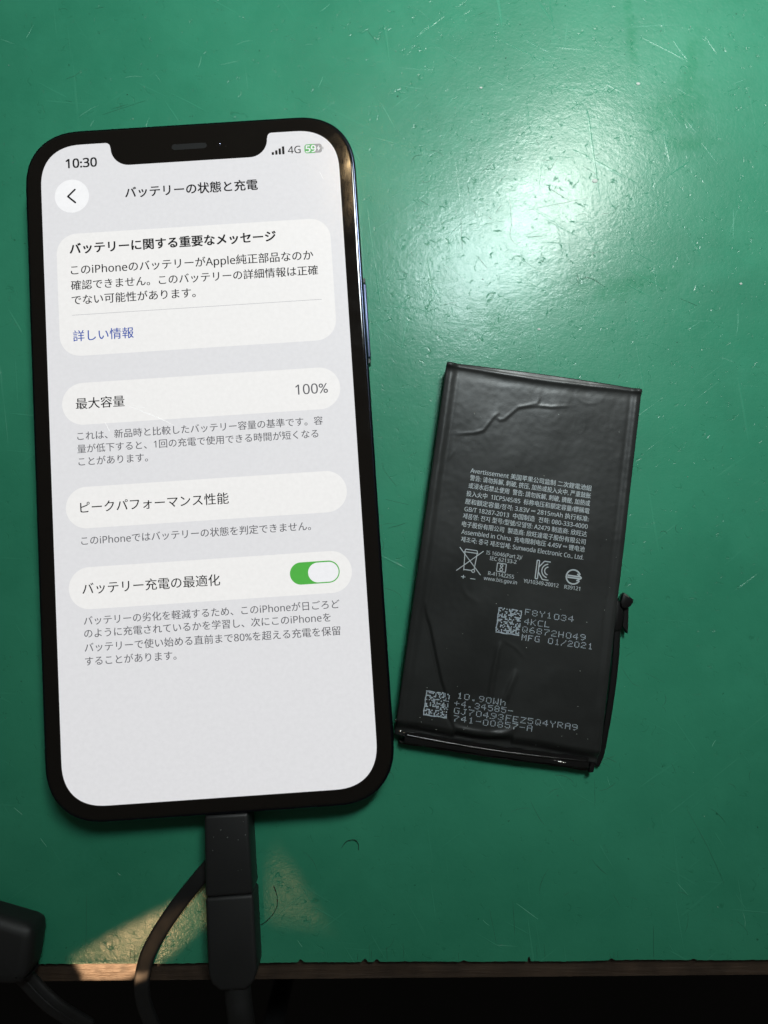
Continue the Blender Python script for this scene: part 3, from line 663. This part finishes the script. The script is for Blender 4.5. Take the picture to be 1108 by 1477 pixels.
def settled_dust(name, n, box, r0, r1, parent, zf):
    bm = bmesh.new()
    for _ in range(n):
        x, y = random.uniform(box[0], box[2]), random.uniform(box[1], box[3]); r = random.uniform(r0, r1)
        bmesh.ops.create_icosphere(bm, subdivisions=1, radius=r, matrix=Matrix.Translation((x, y, zf(x, y) + r*0.4)) @ Matrix.Diagonal((random.uniform(0.7, 2), 1, 0.6, 1)))
    return tag(bm_obj(name, bm, M_dust, parent), kind='stuff')
settled_dust('dust', 34, (-19, -36, 20, 38), 0.035, 0.085, pouch, H)
settled_dust('dust', 14, (-20, -39, 20, -33), 0.04, 0.10, pouch, H)
def line_mark(name, segs, w=0.16):
    vs = []; fs = []
    for (p, q) in segs:
        L_ = max(1, int(math.hypot(q[0]-p[0], q[1]-p[1]) / 0.3)); d = Vector((q[0]-p[0], q[1]-p[1])).normalized(); n_ = Vector((-d.y, d.x)) * w/2
        b0 = len(vs)
        for i in range(L_+1):
            x = p[0] + (q[0]-p[0])*i/L_; y = p[1] + (q[1]-p[1])*i/L_
            for s2 in (1, -1): X, Y = x + n_.x*s2, y + n_.y*s2; vs.append((X, Y, H(X, Y) + 0.035 + 0.002*(len(fs) % 3)))
        for i in range(L_): k_ = b0 + 2*i; fs.append((k_, k_+2, k_+3, k_+1))
    return mesh_obj(name, vs, fs, M_print, pouch)
def arcsegs(cx, cy, rx, a0, a1, n=14, ry=None):
    P_ = [(cx + rx*math.cos(math.radians(a0+(a1-a0)*i/n)), cy + (ry or rx)*math.sin(math.radians(a0+(a1-a0)*i/n))) for i in range(n+1)]
    return list(zip(P_[:-1], P_[1:]))
line_mark('crossed_bin_mark', [((-13.2, 0.65), (-8.1, -4.6)), ((-8.1, 0.5), (-13.3, -4.35)), ((-12.0, 0.1), (-11.75, -4.1)), ((-9.35, 0.1), (-9.6, -3.7)), ((-11.75, -3.9), (-10.1, -3.9)), ((-12.2, -0.15), (-9.15, -0.15)), ((-11.9, 0.42), (-9.5, 0.42)), ((-12.0, 0.1), (-11.9, 0.42)), ((-9.35, 0.1), (-9.5, 0.42))] + arcsegs(-9.75, -3.95, 0.32, 0, 360, 10), 0.17)
line_mark('standards_mark', [((-4.85, -1.55), (-2.95, -1.55)), ((-2.95, -1.55), (-2.95, -3.3)), ((-2.95, -3.3), (-4.85, -3.3)), ((-4.85, -3.3), (-4.85, -1.55))] + arcsegs(-3.9, -2.02, 0.28, 0, 360, 8) + arcsegs(-3.9, -2.80, 0.33, 0, 360, 8) + [((-3.9, -2.3), (-3.9, -2.5))], 0.17)
line_mark('double_letter_mark', [((3.45, 0.2), (3.45, -3.7)), ((3.95, 0.2), (3.95, -3.7)), ((3.45, 0.2), (3.95, 0.2)), ((3.45, -3.7), (3.95, -3.7)), ((3.95, -1.2), (5.0, 0.2)), ((5.0, 0.2), (6.3, 0.2)), ((3.95, -2.2), (5.0, -3.7)), ((5.0, -3.7), (6.3, -3.7))] + arcsegs(6.1, -1.75, 1.45, 100, 260, 10) + arcsegs(6.1, -1.75, 0.85, 100, 260, 8), 0.22)
line_mark('round_arrow_mark', arcsegs(11.45, -2.25, 1.5, 25, 335, 20) + [((10.2, -2.05), (13.0, -2.05)), ((10.2, -2.45), (13.0, -2.45)), ((12.2, -1.5), (13.2, -2.25)), ((13.2, -2.25), (12.2, -3.0))], 0.30)

# connector end: glossy taped strip sitting lower than the face
def bent_bar(name, x0, x1, y0, y1, z0, z1, material, parent, bev, wob=0.12):
    bm = bmesh.new(); n_ = 40; top_ = []
    f = lambda x: wob * (noise.noise(Vector((x*0.35, y0, 0))) ) - 0.012*(x-x0)*0 - 0.18*math.sin((x-x0)/(x1-x0)*math.pi)
    P_ = [(x0+(x1-x0)*i/n_, y0 + f(x0+(x1-x0)*i/n_)) for i in range(n_+1)] + [(x1-(x1-x0)*i/n_, y1 + f(x1-(x1-x0)*i/n_)) for i in range(n_+1)]
    prism(bm, P_, z0, z1, bev, 3, 'top'); return bm_obj(name, bm, material, parent, True)
bent_bar('taped_circuit_strip', -19.4, 19.9, -41.55, -40.15, 0.15, 3.15, M_tape, cell, 0.28)
bent_bar('bottom_flap', -20.3, 20.6, -42.25, -41.62, 0.10, 1.9, M_tape, cell, 0.2, 0.25)
bent_bar('end_fold', -19.0, 19.6, -40.1, -39.3, 2.9, 3.35, M_tape, cell, 0.15, 0.2)
for nm, pp in (('tape_edge', [(-19.3, -39.95, 3.28), (-12, -40.3, 3.30), (-3, -40.55, 3.24), (6, -40.5, 3.30), (14, -40.25, 3.26), (19.5, -40.05, 3.2)]), ('tape_edge', [(-19.8, -41.6, 2.5), (-10, -42.0, 2.45), (0, -42.15, 2.5), (8, -42.05, 2.4), (16, -41.8, 2.5), (20.2, -41.5, 2.3)])):
    sweep(nm, pp, 0.38, 0.36, M_tape, cell, k=8, nexp=2)
bm = bmesh.new(); prism(bm, [(20.2, -42.6), (21.2, -42.3), (21.25, -39.2), (20.3, -39.0)], 0.1, 2.6, 0.2, 2); bm_obj('end_tab', bm, M_tape, cell)
for (x, y, z, lx, ly, rz) in ((-19.75, -41.75, 2.2, 0.62, 0.18, -0.6), (-20.4, -39.4, 3.0, 0.35, 0.22, 0.2), (-19.6, -39.7, 3.1, 0.15, 0.3, 0.3), (-21.6, -37.3, 3.2, 0.25, 0.5, 0.1), (14.0, -41.0, 3.1, 1.5, 0.2, -0.05), (7.3, -41.8, 2.1, 0.2, 0.2, 0), (12.6, -40.8, 3.12, 0.4, 0.15, -0.2), (-20.0, -40.4, 2.6, 0.12, 0.35, 0.2)):
    bm = bmesh.new(); prism(bm, [(-lx/2, -ly/2), (lx/2, -ly/2), (lx/2, ly/2), (-lx/2, ly/2)], -0.08, 0.12, 0.03, 1)
    bmesh.ops.transform(bm, matrix=Matrix.Translation((x, y, z)) @ Matrix.Rotation(rz, 4, 'Z') @ Matrix.Rotation(0.35, 4, 'X'), verts=bm.verts)
    bm_obj('metal_flake', bm, M_flake, cell)
# flex cable along the right side, standing on edge a little away from the pouch
sweep('flex_cable', [(22.55, -7.2, 1.6), (22.8, -12, 1.7), (23.2, -19.5, 1.7), (23.2, -27, 1.6), (23.0, -33, 1.4), (22.7, -38.5, 1.0), (22.1, -41.2, 0.7)], 1.5, 0.9, M_flex, cell, nexp=5, wid=lambda t_: 1.0 - 0.15*t_)
bm = bmesh.new(); prism(bm, [(21.5, -5.4), (22.6, -6.2), (23.6, -8.2), (23.5, -12.0), (22.0, -12.5), (21.6, -10.5)], 0.9, 2.7, 0.25, 2); bm_obj('flex_fold', bm, M_flex, cell, True)
bm = bmesh.new(); prism(bm, [(22.6, -4.4), (23.1, -3.95), (25.1, -5.2), (25.2, -5.9), (24.6, -6.7), (24.0, -7.4), (22.7, -7.2), (22.4, -6.2)], 1.4, 3.2, 0.3, 3); con = bm_obj('connector', bm, M_flex, cell, True)
bm = bmesh.new(); prism(bm, [(22.75, -4.35), (23.05, -4.12), (24.1, -4.78), (24.0, -5.0)], 3.14, 3.32, 0.05, 1); bm_obj('connector_edge', bm, M_flake, con)
bm = bmesh.new(); prism(bm, [(23.7, -6.9), (24.6, -6.6), (25.1, -12.6), (23.75, -11.2)], 0.5, 2.2, 0.12, 2); bm_obj('connector_tail', bm, M_flex, cell)

# ------------------------------------------------------------------ charging lead, plugged into the phone
def at(o, pts): return pts
adapter = empty('plug_adapter', (5.6, -81.5, 0))
tag(adapter, 'upper dark grey boxy adapter plugged into the phone, with a flat tether strap', 'adapter')
def loc(pts, ox, oy): return [(x-ox, y-oy) for x, y in pts]
bm = bmesh.new(); prism(bm, loc([(0.75, -73.5), (9.75, -73.0), (10.85, -89.1), (1.2, -89.75)], 5.6, -81.5), 0.15, 7.0, 0.75, 5)
bm_obj('housing', bm, M_plastic, adapter, True)
bm = bmesh.new(); prism(bm, loc([(1.6, -71.0), (8.9, -70.6), (8.9, -73.2), (1.6, -73.6)], 5.6, -81.5), 2.4, 5.0, 0.3, 2); bm_obj('plug_tip', bm, M_flake, adapter)
sweep('tether_strap', [(x-5.6, y+81.5, z) for x, y, z in [(1.6, -84.5, 3.0), (-0.9, -87.4, 2.6), (-4.6, -92.0, 1.5), (-7.7, -96.2, 1.2), (-10.3, -100.3, 1.1), (-12.3, -104.6, 0.9), (-13.3, -110.0, 0.3), (-13.2, -117.0, -2.8), (-11.5, -128.0, -9.0)]], 3.2, 1.5, M_rubber, adapter, nexp=4)
settled_dust('dust', 9, (-4, -7, 4, 7), 0.04, 0.07, adapter, lambda x, y: 7.0)
cable = empty('charging_cable', (6.5, -97, 0))
tag(cable, 'lower black cable plug below the grey adapter, its lead hanging over the bench edge', 'charging cable')
bm = bmesh.new(); prism(bm, loc([(1.15, -89.82), (10.9, -89.17), (11.8, -104.0), (11.2, -106.2), (9.6, -107.7), (4.4, -108.0), (2.6, -106.6), (1.95, -104.6)], 6.5, -97), 0.25, 6.85, 0.75, 5)
bm_obj('plug_housing', bm, M_rubber, cable, True)
sweep('lead', [(7.25-6.5, -106.5+97, 3.6), (7.4-6.5, -110+97, 3.5), (7.8-6.5, -114+97, 3.2), (8.4-6.5, -122+97, 0.5), (9.0-6.5, -132+97, -9), (9.4-6.5, -138+97, -40), (9.4-6.5, -138+97, -160)], 5.4, 5.2, M_rubber, cable, up=(0, 0.2, 1), nexp=2.2)

cap = empty('spare_adapter', (-41.6, -99.8, 0))
tag(cap, 'loose black adapter cap with a strap, cut off by the left edge of the picture', 'adapter')
bm = bmesh.new(); P_ = loc([(-62, -84.2), (-31.0, -93.2), (-32.3, -103.1), (-34.2, -104.6), (-62, -103.6)], -40, -98)
prism(bm, P_, 0.2, 8.2, 2.4, 7); bm_obj('housing', bm, M_rubber, cap, True)
sweep('tether_strap', [(x+40, y+98, z) for x, y, z in [(-36.6, -100.0, 4.5), (-36.0, -103.0, 4.0), (-34.3, -106.3, 2.4), (-32.0, -109.4, 1.6), (-29.0, -113.0, 0.3), (-24.5, -119, -4)]], 3.8, 1.5, M_rubber, cap, nexp=4)
sweep('strap_rib', [(x+40, y+98, z) for x, y, z in [(-36.0, -102.9, 4.8), (-34.2, -106.2, 3.2), (-31.9, -109.3, 2.4), (-28.9, -112.9, 1.1), (-24.4, -118.9, -3.2)]], 0.5, 0.5, M_rubber, cap, nexp=2)

# ------------------------------------------------------------------ stray hairs
h1 = sweep('stray_hair', [(28.4, -82.6, 0.05), (29.2, -81.5, 0.1), (29.9, -81.05, 0.2), (31.2, -80.85, 0.3), (31.95, -81.75, 0.2), (31.95, -83.1, 0.06)], 0.13, 0.13, M_hair, None, k=6, nexp=2)
tag(h1, 'tiny hooked black hair on the green mat below the phone corner', 'hair')
h2 = sweep('stray_hair', [(10.9, -98.3, 0.4), (12.66, -97.4, 0.15), (14.5, -95.2, 0.1), (14.85, -92.8, 0.1), (14.05, -90.3, 0.1)], 0.14, 0.14, M_hair, None, k=6, nexp=2)
tag(h2, 'curved dark fibre on the mat right beside the cable plug', 'hair')
